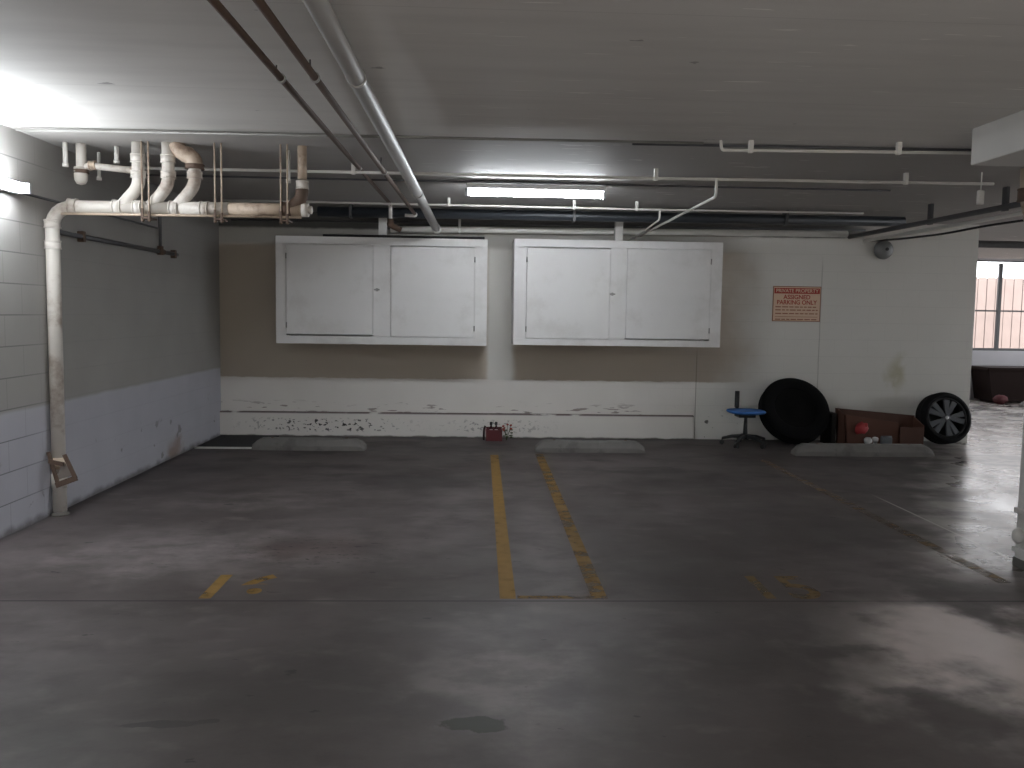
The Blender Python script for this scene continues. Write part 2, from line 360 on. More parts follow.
# ------------------------------------------------------------ cabinets
CABW = simple('white_cabinet_paint', (.76, .745, .74), .55, var=.05, scale=3, dirt=(.45, .42, .39), dirt_amt=.25)
STEEL = simple('dull_steel', (.35, .34, .33), .4, .8)
DARKGAP = simple('dark_gap', (.03, .03, .03), .9)
def cabinet(name, label, x0, x1, z0, z1, doors, lock, extra):
    fy, t = 9.05, .02
    T = thing(name, label, 'cabinet', ((x0+x1)/2, fy, z0), 'wall cabinets above the parking stalls')
    b = MB().box(x0, x1, fy+t, BY-.003, z0, z0+t).box(x0, x1, fy+t, BY-.003, z1-t, z1).box(x0, x0+t, fy+t, BY-.003, z0+t, z1-t).box(x1-t, x1, fy+t, BY-.003, z0+t, z1-t).box(x0+t, x1-t, BY-.02, BY-.003, z0+t, z1-t)
    b.obj('body', CABW, T)
    # face frame: strips around the door openings
    f = MB(); (a0, a1, b0, b1), (c0, c1, d0, d1) = doors; lo, hi = min(b0, d0)-.004, max(b1, d1)+.004
    f.box(x0, x1, fy, fy+t, z0, lo, .002).box(x0, x1, fy, fy+t, hi, z1, .002)
    f.box(x0, a0-.004, fy, fy+t, lo, hi).box(a1+.004, c0-.004, fy, fy+t, lo, hi).box(c1+.004, x1, fy, fy+t, lo, hi)
    f.obj('face_frame', CABW, T)
    for (p0, p1, q0, q1), hs in zip(doors, extra):
        d = MB().box(p0, p1, fy-.012, fy+.012, q0, q1, .003).obj('door', CABW, T)
        hx = p0 if hs < 0 else p1
        for hz in (q0+.1, q1-.13): MB().tube([(hx, fy-.016, hz-.03), (hx, fy-.016, hz+.03)], .007, 8).obj('hinge', STEEL, d)
    k = MB().tube([(lock[0], fy-.014, lock[1]), (lock[0], fy+.004, lock[1])], .018, 14)
    k.box(lock[0]-.03, lock[0]+.03, fy-.026, fy-.014, lock[1]-.008, lock[1]+.008, .002); k.obj('lock_knob', STEEL, T)
cabinet('wall_cabinet', 'wide white double-door cabinet high on the back wall, left of the other', -2.257, .075, 1.128, 2.31, ((-2.14, -1.19, 1.232, 2.222), (-.992, -.065, 1.22, 2.214)), (-1.146, 1.735), (-1, 1))
cabinet('wall_cabinet', 'wide white double-door cabinet high on the back wall, nearer the red sign', .373, 2.72, 1.145, 2.325, ((.515, 1.449, 1.223, 2.227), (1.64, 2.588, 1.232, 2.236)), (1.48, 1.727), (-1, 1))
POST = simple('white_post_paint', (.6, .59, .57), .6)
for x, lab in ((1.56, 'short white post between the right cabinet top and the ceiling pipes'), (-1.1, 'short white post between the left cabinet top and the ceiling pipes')):
    tag(MB().box(x-.045, x+.045, 9.16, 9.22, 2.31 if x < 0 else 2.325, 2.58, .004).obj('support_post', POST, None), lab, 'post', 'posts above the cabinets')
BLACKRUB = simple('black_rubber', (.012, .012, .013), .75, bump=.1)
tag(MB().tube([(-1.75, 9.11, 2.325), (-1.3, 9.11, 2.325), (-1.0, 9.11, 2.325), (-.5, 9.12, 2.326), (-.05, 9.1, 2.326), (.04, 9.1, 2.328)], .016, 8, .1).obj('cable', BLACKRUB), 'black cable lying along the top of the left white cabinet', 'cable')

# ------------------------------------------------------------ sign
def text_mesh(name, body, size, mat, loc, rot, parent=None, width=None, bold=.0, thick=.0006):
    cu = bpy.data.curves.new(name, 'FONT'); cu.body = body; cu.size = size; cu.align_x = 'CENTER'; cu.align_y = 'CENTER'; cu.offset = bold; cu.extrude = thick
    to = bpy.data.objects.new('tmp_text', cu); COL.objects.link(to)
    bpy.context.view_layer.update()
    dg = bpy.context.evaluated_depsgraph_get(); me = bpy.data.meshes.new_from_object(to.evaluated_get(dg)); bpy.data.objects.remove(to)
    me.name = name; xs = [v.co.x for v in me.vertices]; sx = width/(max(xs)-min(xs)) if width else 1
    base = parent.location if parent is not None else Vector((0, 0, 0))
    me.transform(Matrix.Translation(Vector(loc)-base) @ rot @ Matrix.Diagonal((sx, 1, 1, 1)))
    me.materials.clear(); me.materials.append(mat); o = bpy.data.objects.new(name, me); COL.objects.link(o)
    if parent is not None: o.parent = parent
    return o
UPRIGHT = Matrix.Rotation(PI/2, 4, 'X')
def sign():
    x0, x1, z0, z1, y = 3.53, 4.11, 1.452, 1.868, BY-.008
    RED = simple('sign_red', (.40, .035, .025), .5); CREAM = simple('sign_cream', (.72, .52, .38), .5, var=.06)
    t = thing('parking_sign', 'cream and red private property parking sign on the back wall', 'sign', ((x0+x1)/2, BY-.004, z0))
    MB().box(x0, x1, y, BY-.001, z0, z1, .002).obj('panel', CREAM, t)
    h = MB().box(x0+.012, x1-.012, y-.0015, y, z1-.085, z1-.018).obj('header_band', RED, t)
    cx = (x0+x1)/2
    text_mesh('header_lettering', 'PRIVATE PROPERTY', .058, CREAM, (cx, y-.003, z1-.052), UPRIGHT, t, .52, .001)
    text_mesh('lettering', 'ASSIGNED', .072, RED, (cx, y-.001, z1-.128), UPRIGHT, t, .33, .0015)
    text_mesh('lettering', 'PARKING ONLY', .072, RED, (cx, y-.001, z1-.192), UPRIGHT, t, .49, .0015)
    m = MB()
    for z in (z1-.245, z1-.282, z1-.325, z1-.395):   # lines too fine to read in the photograph
        x = x0+.03
        while x < x1-.05:
            L = random.uniform(.03, .075); m.box(x, min(x+L, x1-.03), y-.001, y, z-.006, z+.006); x += L+.014
    m.box(x0+.03, x1-.03, y-.001, y, z1-.366, z1-.361)
    m.obj('fine_print', simple('faded_print', (.33, .12, .08), .6), t)
    MB().box(x0-.004, x1+.004, y-.0004, BY-.001, z0-.004, z0+.006).box(x0-.004, x0+.006, y-.0004, BY-.001, z0, z1).box(x1-.006, x1+.004, y-.0004, BY-.001, z0, z1).box(x0-.004, x1+.004, y-.0004, BY-.001, z1-.006, z1+.004).obj('border', simple('brown_border', (.3, .14, .09), .6), t)
sign()
def bell():
    t = thing('alarm_bell', 'round grey fire alarm bell high on the back wall', 'bell', (4.84, BY, 2.325))
    MB().lathe([(.112, -.02), (.116, -.035), (.11, -.06), (.09, -.08), (.05, -.092), (.022, -.095), (.0, -.095)], (4.84, BY, 2.325), 'y', 36).obj('gong', simple('grey_bell_steel', (.2, .2, .2), .45, .3), t)
    MB().box(4.79, 4.89, BY-.03, BY-.001, 2.28, 2.46, .004).obj('back_box', simple('bell_box', (.16, .16, .16), .5), t)
    MB().tube([(4.855, BY-.094, 2.328), (4.855, BY-.104, 2.328)], .02, 14).obj('bolt', DARKGAP, t)
bell()

# ------------------------------------------------------------ pipes on the left
PW = simple('white_cast_pipe', (.66, .62, .57), .5, var=.08, scale=5, dirt=(.24, .16, .11), dirt_amt=.65)
PB = simple('stained_pipe', (.50, .40, .31), .55, var=.15, scale=6, dirt=(.16, .09, .06), dirt_amt=.8)
RUST = simple('rusty_iron', (.115, .075, .055), .7, var=.35, scale=12, dirt=(.12, .065, .04), bump=.3)
GALV = simple('galvanised_conduit', (.48, .47, .45), .4, .35, var=.1, scale=6)
CONDW = simple('painted_conduit', (.74, .72, .68), .5, var=.08)
GALV2 = simple('weathered_conduit', (.24, .235, .22), .5, .2, var=.2, scale=6)
DGREY = simple('dark_conduit', (.10, .10, .105), .5, .2)
BLKP = simple('black_drain_pipe', (.035, .04, .048), .4)
PY = 5.85
def coup(p, d, r, h, name, mat, par):
    p, d = Vector(p), Vector(d).normalized()
    m = MB(); m.tube([p-d*h/2, p+d*h/2], r, 18)
    for s in (-1, 1): m.tube([p+d*s*h*.42-d*.004, p+d*s*h*.42+d*.004], r+.004, 18)
    return m.obj(name, mat, par)
def drain():
    t = thing('drain_pipe', 'white cast drain pipe rising up the left wall and running under the ceiling', 'pipe', (-3.008, PY, 0))
    MB().tube([(-3.008, PY, .012), (-3.008, PY, 2.195), (-2.1, PY, 2.2)], .046, 20, .16).obj('pipe_run', PW, t)
    MB().tube([(-2.12, PY, 2.2), (-1.78, PY, 2.203)], .047, 20).obj('pipe_run', PW, t)
    MB().tube([(-1.78, PY, 2.203), (-1.26, PY, 2.206)], .045, 20).obj('pipe_run', PB, t)
    MB().lathe([(.06, 0), (.06, .012), (.05, .018), (.047, .03)], (-3.008, PY, 0), 'z', 20).obj('floor_flange', simple('dark_flange', (.12, .11, .10), .8), t)
    for z in (2.075, 1.93): coup((-3.008, PY, z), (0, 0, 1), .052, .06, 'coupling', PW, t)
    for x in (-2.86, -2.55, -2.41, -2.16, -1.95): coup((x, PY, 2.199), (1, 0, 0), .053, .06, 'coupling', PW, t)
    coup((-1.38, PY, 2.205), (1, 0, 0), .055, .07, 'coupling', RUST, t)
    MB().tube([(-2.93, PY-.03, 2.145), (-1.27, PY-.03, 2.151)], .009, 8).obj('support_rail', PB, t)
    # risers that bend down into the run
    for x, top, tx, zz, b in ((-2.407, HC, -2.53, 2.345, .05), (-2.2, HC, -2.33, 2.36, .06), (-2.017, 2.5, -2.15, 2.36, .06)):
        r = .042
        pts = [(x, PY, top), (x, PY, zz), (tx, PY, 2.205)]
        o = MB().tube(pts, r, 18, b).obj('riser', PW, t)
        coup((x, PY, 2.43), (0, 0, 1), .05, .05, 'coupling', PW, o)
        if top == HC: coup((x, PY, 2.54), (0, 0, 1), .049, .06, 'coupling', PW, o)
    e = MB().tube([(-2.017, PY, 2.48), (-2.017, PY, 2.545), (-2.12, PY, 2.60), (-2.14, PY, HC)], .055, 18, .05)
    e.ball((-2.07, PY, 2.575), .066, .06, .06); e.obj('elbow', PB, t)
    coup((-2.017, PY, 2.49), (0, 0, 1), .062, .03, 'coupling', RUST, t)
    o = MB().tube([(-1.268, PY, HC), (-1.268, PY, 2.42)], .033, 16).obj('riser', PB, t)
    coup((-1.268, PY, 2.38), (0, 0, 1), .042, .06, 'coupling', PW, o)
    MB().tube([(-1.268, PY, 2.36), (-1.275, PY, 2.28), (-1.36, PY, 2.21)], .045, 16, .05).obj('wye_fitting', RUST, t)
    MB().tube([(-1.27, PY, 2.206), (-1.225, PY, 2.206)], .048, 18).tube([(-1.225, PY, 2.206), (-1.20, PY, 2.206)], .028, 6).obj('cleanout_cap', PW, t)
    for x in (-2.345, -1.845, -1.39):
        h = MB()
        for dx in (-.016, .03): h.tube([(x+dx, PY-.055, HC), (x+dx, PY-.055, 2.12)], .006, 8)
        h.obj('hanger_rod', PB, t)
        MB().box(x-.026, x+.04, PY-.065, PY+.06, 2.118, 2.130, .003).box(x-.024, x-.008, PY-.066, PY-.05, 2.13, 2.19, .003).box(x+.022, x+.038, PY-.066, PY-.05, 2.13, 2.17, .003).ball((x-.016, PY-.055, 2.108), .012).ball((x+.03, PY-.055, 2.108), .012).obj('hanger_clamp', RUST, t)
drain()
def trap():
    t = thing('waste_pipe', 'short white waste pipe with rounded trap end under the ceiling beside the left wall', 'pipe', (-2.84, PY+.09, HC))
    y = PY+.09
    MB().tube([(-2.84, y, HC), (-2.84, y, 2.44)], .034, 16).obj('drop_pipe', PW, t)
    MB().lathe([(.045, .06), (.045, 0), (.042, -.03), (.03, -.055), (.0, -.064)], (-2.845, y, 2.425), 'z', 18).obj('trap_cap', PW, t)
    coup((-2.842, y, 2.455), (0, 0, 1), .047, .022, 'coupling', RUST, t)
    MB().tube([(-2.83, y, 2.47), (-2.78, y, 2.505), (-2.73, y, 2.495), (-2.41, y, 2.465)], .024, 14, .03).obj('branch_pipe', PW, t)
    coup((-2.76, y, 2.5), (1, -.0, .1), .031, .045, 'coupling', PB, t); coup((-2.47, y, 2.471), (1, 0, -.1), .031, .03, 'coupling', PB, t)
trap()
for x, y, z, r, lab in ((-2.93, 5.9, 2.485, .017, 'short white stub pipe nearest the left wall, hanging from the ceiling'), (-2.86, 6.25, 2.45, .013, 'thin white stub pipe behind the rounded trap'), (-2.62, 6.0, 2.53, .016, 'pale stub pipe hanging above the branch pipe of the trap'),
                      (-1.40, 6.0, 2.42, .014, 'white stub pipe left of the brown riser at the end of the drain run')):
    tag(MB().tube([(x, y, HC), (x, y, z)], r, 10).tube([(x, y, z+.02), (x, y, z-.004)], r+.005, 10).obj('stub_pipe', CONDW), lab, 'pipe')
# dark pipe on the left wall under the drain run
def wallpipe():
    t = thing('wall_conduit', 'dark pipe along the left wall below the white drain run', 'pipe', (-3.03, 6, 2.02))
    MB().tube([(-3.03, 5.95, 2.03), (-3.03, 8.25, 2.03)], .018, 10).obj('pipe_run', DGREY, t)
    MB().tube([(-3.03, 7.83, 2.03), (-3.03, 7.83, HC)], .016, 10).obj('riser', DGREY, t)
    MB().tube([(-3.03, 7.83, 2.0), (-3.03, 7.83, 2.08)], .028, 10).tube([(-3.03, 7.78, 2.03), (-3.03, 7.9, 2.03)], .027, 10).obj('tee', RUST, t)
    MB().box(-3.058, -3.01, 6.3, 6.34, 1.99, 2.07, .003).obj('strap', RUST, t)
    MB().box(-3.058, -3.01, 8.15, 8.19, 1.99, 2.07, .003).obj('strap', RUST, t)
wallpipe()
def lampfeed():
    t = thing('lamp_conduit', 'thin conduit along the left wall feeding the wall tube light', 'conduit', (-3.04, 5.4, 2.2))
    MB().tube([(-3.04, 5.46, 2.245), (-3.04, 7.79, 2.245)], .009, 8).obj('pipe_run', DGREY, t)
    MB().tube([(-3.045, 4.85, HC), (-3.045, 4.85, 2.315)], .011, 8).obj('riser', CONDW, t)
lampfeed()
def guard():
    t = thing('pipe_guard', 'bent rusty metal bracket strapped round the white pipe near the floor', 'bracket', (-3.0, PY-.05, .25))
    y = PY-.085
    def bar(p, q, w, h, name):
        p, q = Vector(p), Vector(q); d = (q-p); L = d.length; m = MB(); m.box(-w/2, w/2, -h/2, h/2, 0, L, .002)
        m.xform(Matrix.Translation(p) @ d.to_track_quat('Z', 'Y').to_matrix().to_4x4()); m.obj(name, RUST, t)
    bar((-3.045, y+.02, .47), (-2.975, y, .245), .011, .03, 'side_bar'); bar((-2.925, y, .455), (-2.845, y-.01, .285), .011, .03, 'side_bar')
    bar((-2.985, y, .235), (-2.84, y-.01, .29), .026, .04, 'bottom_bar'); bar((-3.04, y+.01, .405), (-2.93, y, .385), .012, .03, 'crossbar')
    MB().tube([(-3.008, PY, .34), (-3.008, PY, .42)], .054, 18).obj('sleeve', PB, t)
    MB().tube([(-3.008, PY, .2), (-3.008, PY, .3)], .051, 18).obj('sleeve', PW, t)
    MB().prism([(-2.99, .27), (-2.955, .385), (-2.9, .36), (-2.885, .3)], y+.012, y+.02).obj('plate', simple('dull_guard_plate', (.22, .19, .17), .6), t)
guard()

# ------------------------------------------------------------ ceiling conduits across the room
def run(name, label, cat, pts, r, mat, straps=(), bend=.05, strap_mat=None, seg=10):
    t = thing(name, label, cat, pts[0])
    MB().tube(pts, r, seg, bend).obj('pipe_run', mat, t)
    for (x, y, z) in straps:
        MB().box(x-.014, x+.014, y-r-.006, y+r+.006, z-r-.006, HC-.001, .002).obj('strap', strap_mat or mat, t)
    return t
run('ceiling_conduit', 'thin conduit across the ceiling nearest the camera, over the white drain risers', 'conduit', [(-3.0, 5.42, 2.63), (1.45, 5.34, 2.63)], .009, GALV2)
run('ceiling_conduit', 'pale conduit with straps on the ceiling ending at the side of the beam', 'conduit', [(1.565, 5.34, HC-.002), (1.57, 5.33, 2.585), (3.5, 5.22, 2.585)], .010, CONDW, ((1.76, 5.32, 2.585), (2.72, 5.265, 2.585)), .02)
run('ceiling_cable', 'thin dark cable pipe on the ceiling beside the nearest conduit', 'conduit', [(1.0, 5.44, 2.635), (4.5, 5.36, 2.635)], .009, DGREY)
run('ceiling_conduit', 'long white conduit across the ceiling just in front of the tube light', 'conduit', [(-3.0, 6.45, 2.575), (.9, 6.42, 2.575), (4.05, 6.33, 2.575)], .012, CONDW, ((-1.0, 6.435, 2.575), (1.37, 6.405, 2.575), (3.35, 6.35, 2.575)))
run('ceiling_conduit', 'thin dark conduit across the ceiling level with the tube light', 'conduit', [(-2.9, 7.1, 2.625), (3.6, 7.08, 2.625)], .009, DGREY)
run('ceiling_conduit', 'white conduit with straps across the ceiling behind the tube light', 'conduit', [(-2.6, 8.3, 2.585), (1.82, 8.25, 2.57), (3.9, 8.2, 2.57)], .011, CONDW, ((-.327, 8.27, 2.58), (1.577, 8.25, 2.57), (.94, 8.26, 2.572)))
run('black_pipe', 'fat black drain pipe across the top of the back wall', 'pipe', [(-1.75, 8.85, 2.555), (4.6, 8.72, 2.555)], .055, BLKP, ((-1.4, 8.84, 2.555), (1.0, 8.79, 2.555), (3.3, 8.74, 2.555)), 0, DGREY, 18)
run('white_pipe', 'white pipe along the back wall just above the cabinets', 'pipe', [(-1.05, 9.53, 2.45), (.2, 9.53, 2.463), (4.35, 9.53, 2.495)], .038, CONDW, ((-.25, 9.53, 2.46),), 0, GALV, 16)
run('back_conduit', 'thin dark conduit along the top of the back wall above the white pipe', 'conduit', [(-2.9, 9.6, 2.535), (4.6, 9.6, 2.55)], .014, DGREY)
run('drop_conduit', 'pale conduit dropping from the long white conduit and slanting back to the wall', 'conduit', [(1.85, 6.39, 2.575), (1.85, 6.39, 2.44), (1.85, 9.45, 2.42)], .012, CONDW, (), .05)
run('drop_conduit', 'short pale conduit dropping behind the tube light toward the back wall', 'conduit', [(1.815, 8.25, 2.57), (1.815, 8.25, 2.47), (1.74, 9.5, 2.36)], .010, CONDW, (), .04)

# three pipes that run from the camera to the back wall
def long_pipe(name, label, a, b, r, mat, hang, extra=None):
    a, b = Vector(a), Vector(b); d = b-a; a2 = a - d*((a.y-(-1.5))/d.y)
    t = thing(name, label, 'pipe', a)
    MB().tube([a2, b], r, 16).obj('pipe_run', mat, t)
    for y in hang:
        p = a + d*((y-a.y)/d.y)
        h = MB().tube([(p.x-r-.004, p.y, HC), (p.x-r-.004, p.y, p.z+r)], .004, 8).obj('hanger_rod', DGREY, t)
        MB().lathe([(r+.001, -.012), (r+.006, -.012), (r+.006, .012), (r+.001, .012)], p, 'y', 18, True).obj('hanger_ring', GALV, h)
    return t
t1 = long_pipe('sprinkler_pipe', 'rusty brown pipe under the ceiling, leftmost of the three running to the wall', (-.955, 2.97, 2.585), (-.95, 8.6, 2.615), .0165, RUST, (3.95, 6.4))
MB().tube([(-.95, 8.58, 2.614), (-.955, 8.63, 2.60), (-.955, 8.64, 2.46)], .02, 12, .03).obj('drop_fitting', CONDW, t1)
MB().tube([(-.955, 8.64, 2.47), (-.955, 8.64, 2.40), (-.85, 8.68, 2.36)], .03, 12, .03).ball((-.955, 8.64, 2.415), .04).obj('rusty_elbow', RUST, t1)
t2 = long_pipe('sprinkler_pipe', 'rusty brown pipe under the ceiling between the other two running to the wall', (-.79, 2.96, 2.58), (-.695, 8.55, 2.517), .0175, RUST, (3.85, 6.2))
MB().tube([(-.697, 8.5, 2.52), (-.693, 8.58, 2.515), (-.70, 8.6, 2.50), (-.80, 8.6, 2.505)], .017, 12, .02).ball((-.693, 8.58, 2.51), .026).obj('elbow', CONDW, t2)
t3 = long_pipe('drain_line', 'thick pale grey pipe under the ceiling running to the back wall', (-.585, 2.94, 2.575), (-.475, 8.8, 2.378), .041, simple('pale_grey_pipe', (.34, .33, .315), .5, var=.06), (3.75, 6.6))
coup((-.477, 8.72, 2.381), (.019, 1, -.034), .046, .1, 'coupling', GALV, t3)

# ------------------------------------------------------------ pipes at the right
def rightpipes():
    run('dark_pipe', 'dark steel pipe slanting from the back wall to the right edge, upper of the pair', 'pipe', [(4.42, 9.62, 2.47), (4.50, 7.5, 2.475), (4.55, 4.9, 2.475)], .026, DGREY, ((4.49, 8.0, 2.475), (4.53, 6.9, 2.475)), 0)
    run('pale_pipe', 'pale pipe slanting from the back wall to the right edge, below the dark pipe', 'pipe', [(4.50, 9.4, 2.405), (4.55, 7.5, 2.405), (4.6, 4.9, 2.405)], .02, CONDW, (), 0)
    run('black_cable', 'black cable drooping below the pale pipe at the upper right', 'cable', [(4.62, 9.62, 2.425), (4.62, 8.9, 2.38), (4.64, 8.0, 2.355), (4.66, 7.4, 2.37), (4.72, 6.4, 2.36), (4.8, 5.2, 2.36)], .011, BLACKRUB, (), .3)
    m = MB()
    t = thing('beige_pipe', 'beige drain pipe with elbow slanting down at the upper right edge', 'pipe', (4.0, 6.0, HC))
    MB().tube([(4.13, 6.05, HC), (4.14, 6.05, 2.36), (4.5, 6.05, 1.80), (4.55, 6.05, 0)], .05, 16, .12).obj('pipe_run', PB, t)
    coup((4.19, 6.05, 2.285), (.5, 0, -.7), .06, .06, 'coupling', PW, t); coup((4.135, 6.05, 2.45), (0, 0, 1), .062, .1, 'coupling', RUST, t)
    for x, lab in ((3.93, 'pale tag-like stub hanging at the upper right, nearer the beam end'), ): pass
    tag(MB().tube([(3.90, 6.25, HC), (3.90, 6.25, 2.51)], .005, 6).box(3.875, 3.925, 6.235, 6.265, 2.40, 2.51, .006).obj('hanging_box', CONDW), 'small pale box hanging from the ceiling left of the beige pipe', 'box')
rightpipes()
def column():
    c = simple('white_column_paint', (.6, .59, .57), .6, scale=4, dirt=(.3, .28, .25))
    t = thing('steel_column', 'white column at the right edge of the photo under the beam', 'column', (3.46, 4.57, 0))
    MB().box(3.285, 3.57, 4.42, 4.72, .05, 2.43, .01).obj('shaft', c, t)
    MB().box(3.28, 3.575, 4.41, 4.73, 0, .06, .008).obj('base', simple('dark_column_base', (.09, .085, .08), .7), t)
    MB().ball((3.275, 4.68, .2), .035, .035, .05).obj('guard_knob', c, t)
    for z in (.33, .09): MB().box(3.275, 3.58, 4.405, 4.735, z, z+.035, .004).obj('band', c, t)
column()

# ------------------------------------------------------------ wheel stops
CONC = simple('stop_concrete', (.165, .157, .148), .85, var=.25, scale=7, dirt=(.10, .095, .09), dirt_amt=.6, bump=.4)
def stop(label, x0, x1, y0, rz=0, L=None):
    L = x1-x0; d, h = .17, .125
    t = thing('wheel_stop', label, 'wheel stop', group='concrete wheel stops')
    m = MB(); bm = m.bm
    pr = [(-d/2, 0), (-d/2, .05), (-d/2+.025, h-.015), (-d/2+.045, h), (d/2-.045, h), (d/2-.025, h-.015), (d/2, .05), (d/2, 0)]
    secs = [(-L/2, .45), (-L/2+.05, .8), (-L/2+.1, 1), (0, 1), (L/2-.1, 1), (L/2-.05, .8), (L/2, .45)]
    rings = [[bm.verts.new((x, a*(.7+.3*k), b*k)) for a, b in pr] for x, k in secs]
    for a, b in zip(rings, rings[1:]):
        for i in range(len(pr)-1): bm.faces.new((a[i], a[i+1], b[i+1], b[i]))
        bm.faces.new((a[-1], a[0], b[0], b[-1]))
    bm.faces.new(rings[0]); bm.faces.new(rings[-1])
    m.obj('block', CONC, t)
    for s in (-1, 1): MB().tube([(s*L*.33, 0, h-.005), (s*L*.33, 0, h+.006)], .016, 10).obj('anchor_pin', RUST, t)
    t.location = ((x0+x1)/2, y0+d/2, 0); t.rotation_euler = (0, 0, rz)
    return t
stop('worn concrete wheel stop under the left cabinet near the corner', -2.42, -1.22, 8.62)
stop('pale concrete wheel stop under the right cabinet, right of the red crate', .62, 1.81, 8.62)
stop('concrete wheel stop in front of the cardboard and alloy wheel', 3.44, 4.98, 8.52)
stop('concrete wheel stop in the far bay below the barred window', 9.42, 11.2, 13.5)

# ------------------------------------------------------------ painted marks on the floor
def paint(name, c, worn):
    k = NT(name); n = k.noise(6, 6, (1, 1.4, 1), rough=.65); n2 = k.noise(1.2, 3, off=(2, 2, 0))
    f = k.step(k.m_('ADD', k.mul(n, .7), k.mul(n2, .3)), worn-.14, worn+.14)
    k.put(k.b.inputs['Alpha'], k.m_('SUBTRACT', .95, f, clamp=True))
    return k.out(k.mix(k.noise(14, 4), c, tuple(v*.6 for v in c)), .65, 0, .2)
YEL, YEL2, YEL3 = paint('yellow_line_paint', (.30, .175, .045), .66), paint('faded_yellow_paint', (.25, .15, .045), .57), paint('ghost_yellow_paint', (.24, .17, .10), .50)
def strip(pts, w, z=.0012):
    m = MB()
    for (a, b) in zip(pts, pts[1:]):
        a, b = Vector((*a, 0)), Vector((*b, 0)); d = (b-a).normalized(); n = Vector((-d.y, d.x, 0))*w/2
        p = [a+n, a-n, b-n, b+n]
        m.quad([(q.x, q.y, z) for q in p])
    return m
tag(strip([(.168, 8.45), (.164, 4.14)], .085).obj('parking_line', YEL), 'yellow painted stall line running to the red crate, bolder of the pair', 'parking line', 'yellow stall lines')
tag(strip([(.648, 8.5), (.65, 4.14)], .085).obj('parking_line', YEL2), 'faded yellow stall line running to the left end of the middle wheel stop', 'parking line', 'yellow stall lines')
tag(strip([(2.98, 8.3), (3.02, 4.4)], .085).obj('parking_line', YEL3), 'barely visible yellow stall line toward the right wheel stop', 'parking line', 'yellow stall lines')
tag(strip([(.215, 4.165), (.605, 4.165)], .045).obj('parking_line', YEL2), 'short faded yellow cross line joining the two stall lines at the floor joint', 'parking line', 'yellow stall lines')
FLAT = Matrix.Identity(4)
tag(text_mesh('stall_number', '16', .52, paint('worn_number_paint', (.30, .18, .05), .60), (-1.30, 4.31, .0012), FLAT, None, .36, .012, 0), 'worn yellow stall number 16 painted on the floor at left', 'number')
tag(text_mesh('stall_number', '15', .52, paint('dim_number_paint', (.21, .14, .06), .58), (1.68, 4.31, .0012), FLAT, None, .33, .008, 0), 'dim yellow stall number 15 painted on the floor at right', 'number')

# ------------------------------------------------------------ floor plate in the corner
t = thing('floor_board', 'black flat board lying in the corner left of the first wheel stop', 'board', (-2.7, 9.1, 0))
MB().box(-3.04, -2.36, 8.72, 9.58, .001, .014, .003).obj('board', simple('black_board', (.008, .008, .009), .85), t)
MB().box(-3.04, -2.44, 8.685, 8.72, .001, .018, .002).obj('edge_strip', simple('white_strip', (.6, .6, .58), .5), t)

# ------------------------------------------------------------ crate with bottles and flowers
def crate():
    y = 9.44
    t = thing('gift_crate', 'small dark red crate on the floor against the white curb', 'crate', (.19, y, 0))
    R = simple('dark_red_card', (.085, .008, .013), .5)
    MB().box(.085, .275, y-.07, y+.07, .0, .012).box(.085, .275, y-.07, y-.06, .012, .13).box(.085, .275, y+.06, y+.07, .012, .15).box(.085, .095, y-.06, y+.06, .012, .14).box(.265, .275, y-.06, y+.06, .012, .14).obj('tray', R, t)
    MB().tube([(.06, y, .0), (.062, y, .12), (.075, y, .17)], .012, 8).obj('handle', simple('dark_handle', (.03, .015, .015), .6), t)
    for x, lab in ((.145, 'dark bottle with black cap in the red crate, left one'), (.205, 'dark bottle with black cap in the red crate, next to the flowers')):
        b = thing('bottle', lab, 'bottle', (x, y, .012), 'bottles in the crate')
        MB().lathe([(.026, 0), (.026, .11), (.022, .135), (.010, .155), (.010, .17)], (x, y, .013), 'z', 16).obj('glass_body', simple('dark_wine_glass', (.05, .01, .015), .15), b)
        MB().lathe([(.015, 0), (.016, .005), (.016, .032), (.012, .036)], (x, y, .182), 'z', 14).obj('cap', DARKGAP, b)
        MB().box(x-.018, x+.018, y-.0285, y-.022, .09, .135, .002).obj('paper_label', simple('pale_label', (.45, .36, .36), .6), b)
    f = thing('flower_bunch', 'bunch of small red and green artificial flowers beside the red crate', 'flowers', (.335, y, 0))
    s, l, p = MB(), MB(), MB()
    for i in range(9):
        a = random.uniform(0, 2*PI); q = Vector((.335+.045*math.cos(a), y+.03*math.sin(a), random.uniform(.12, .19)))
        s.tube([(.332, y, .0), (.332+(q.x-.332)*.4, y, .08), q], .003, 5); p.ball(q, .017, .017, .012, 1, .3)
    for i in range(12):
        a = random.uniform(0, 2*PI); z = random.uniform(.03, .13); c = Vector((.345+.045*math.cos(a), y+.03*math.sin(a), z))
        l.ball(c, .02, .012, .007, 1, .2)
    s.obj('stem', simple('flower_stem', (.05, .07, .02), .7), f); l.obj('leaves', simple('flower_leaf', (.06, .08, .035), .7, var=.4), f); p.obj('petals', simple('red_petal', (.35, .05, .04), .6, var=.4), f)
crate()

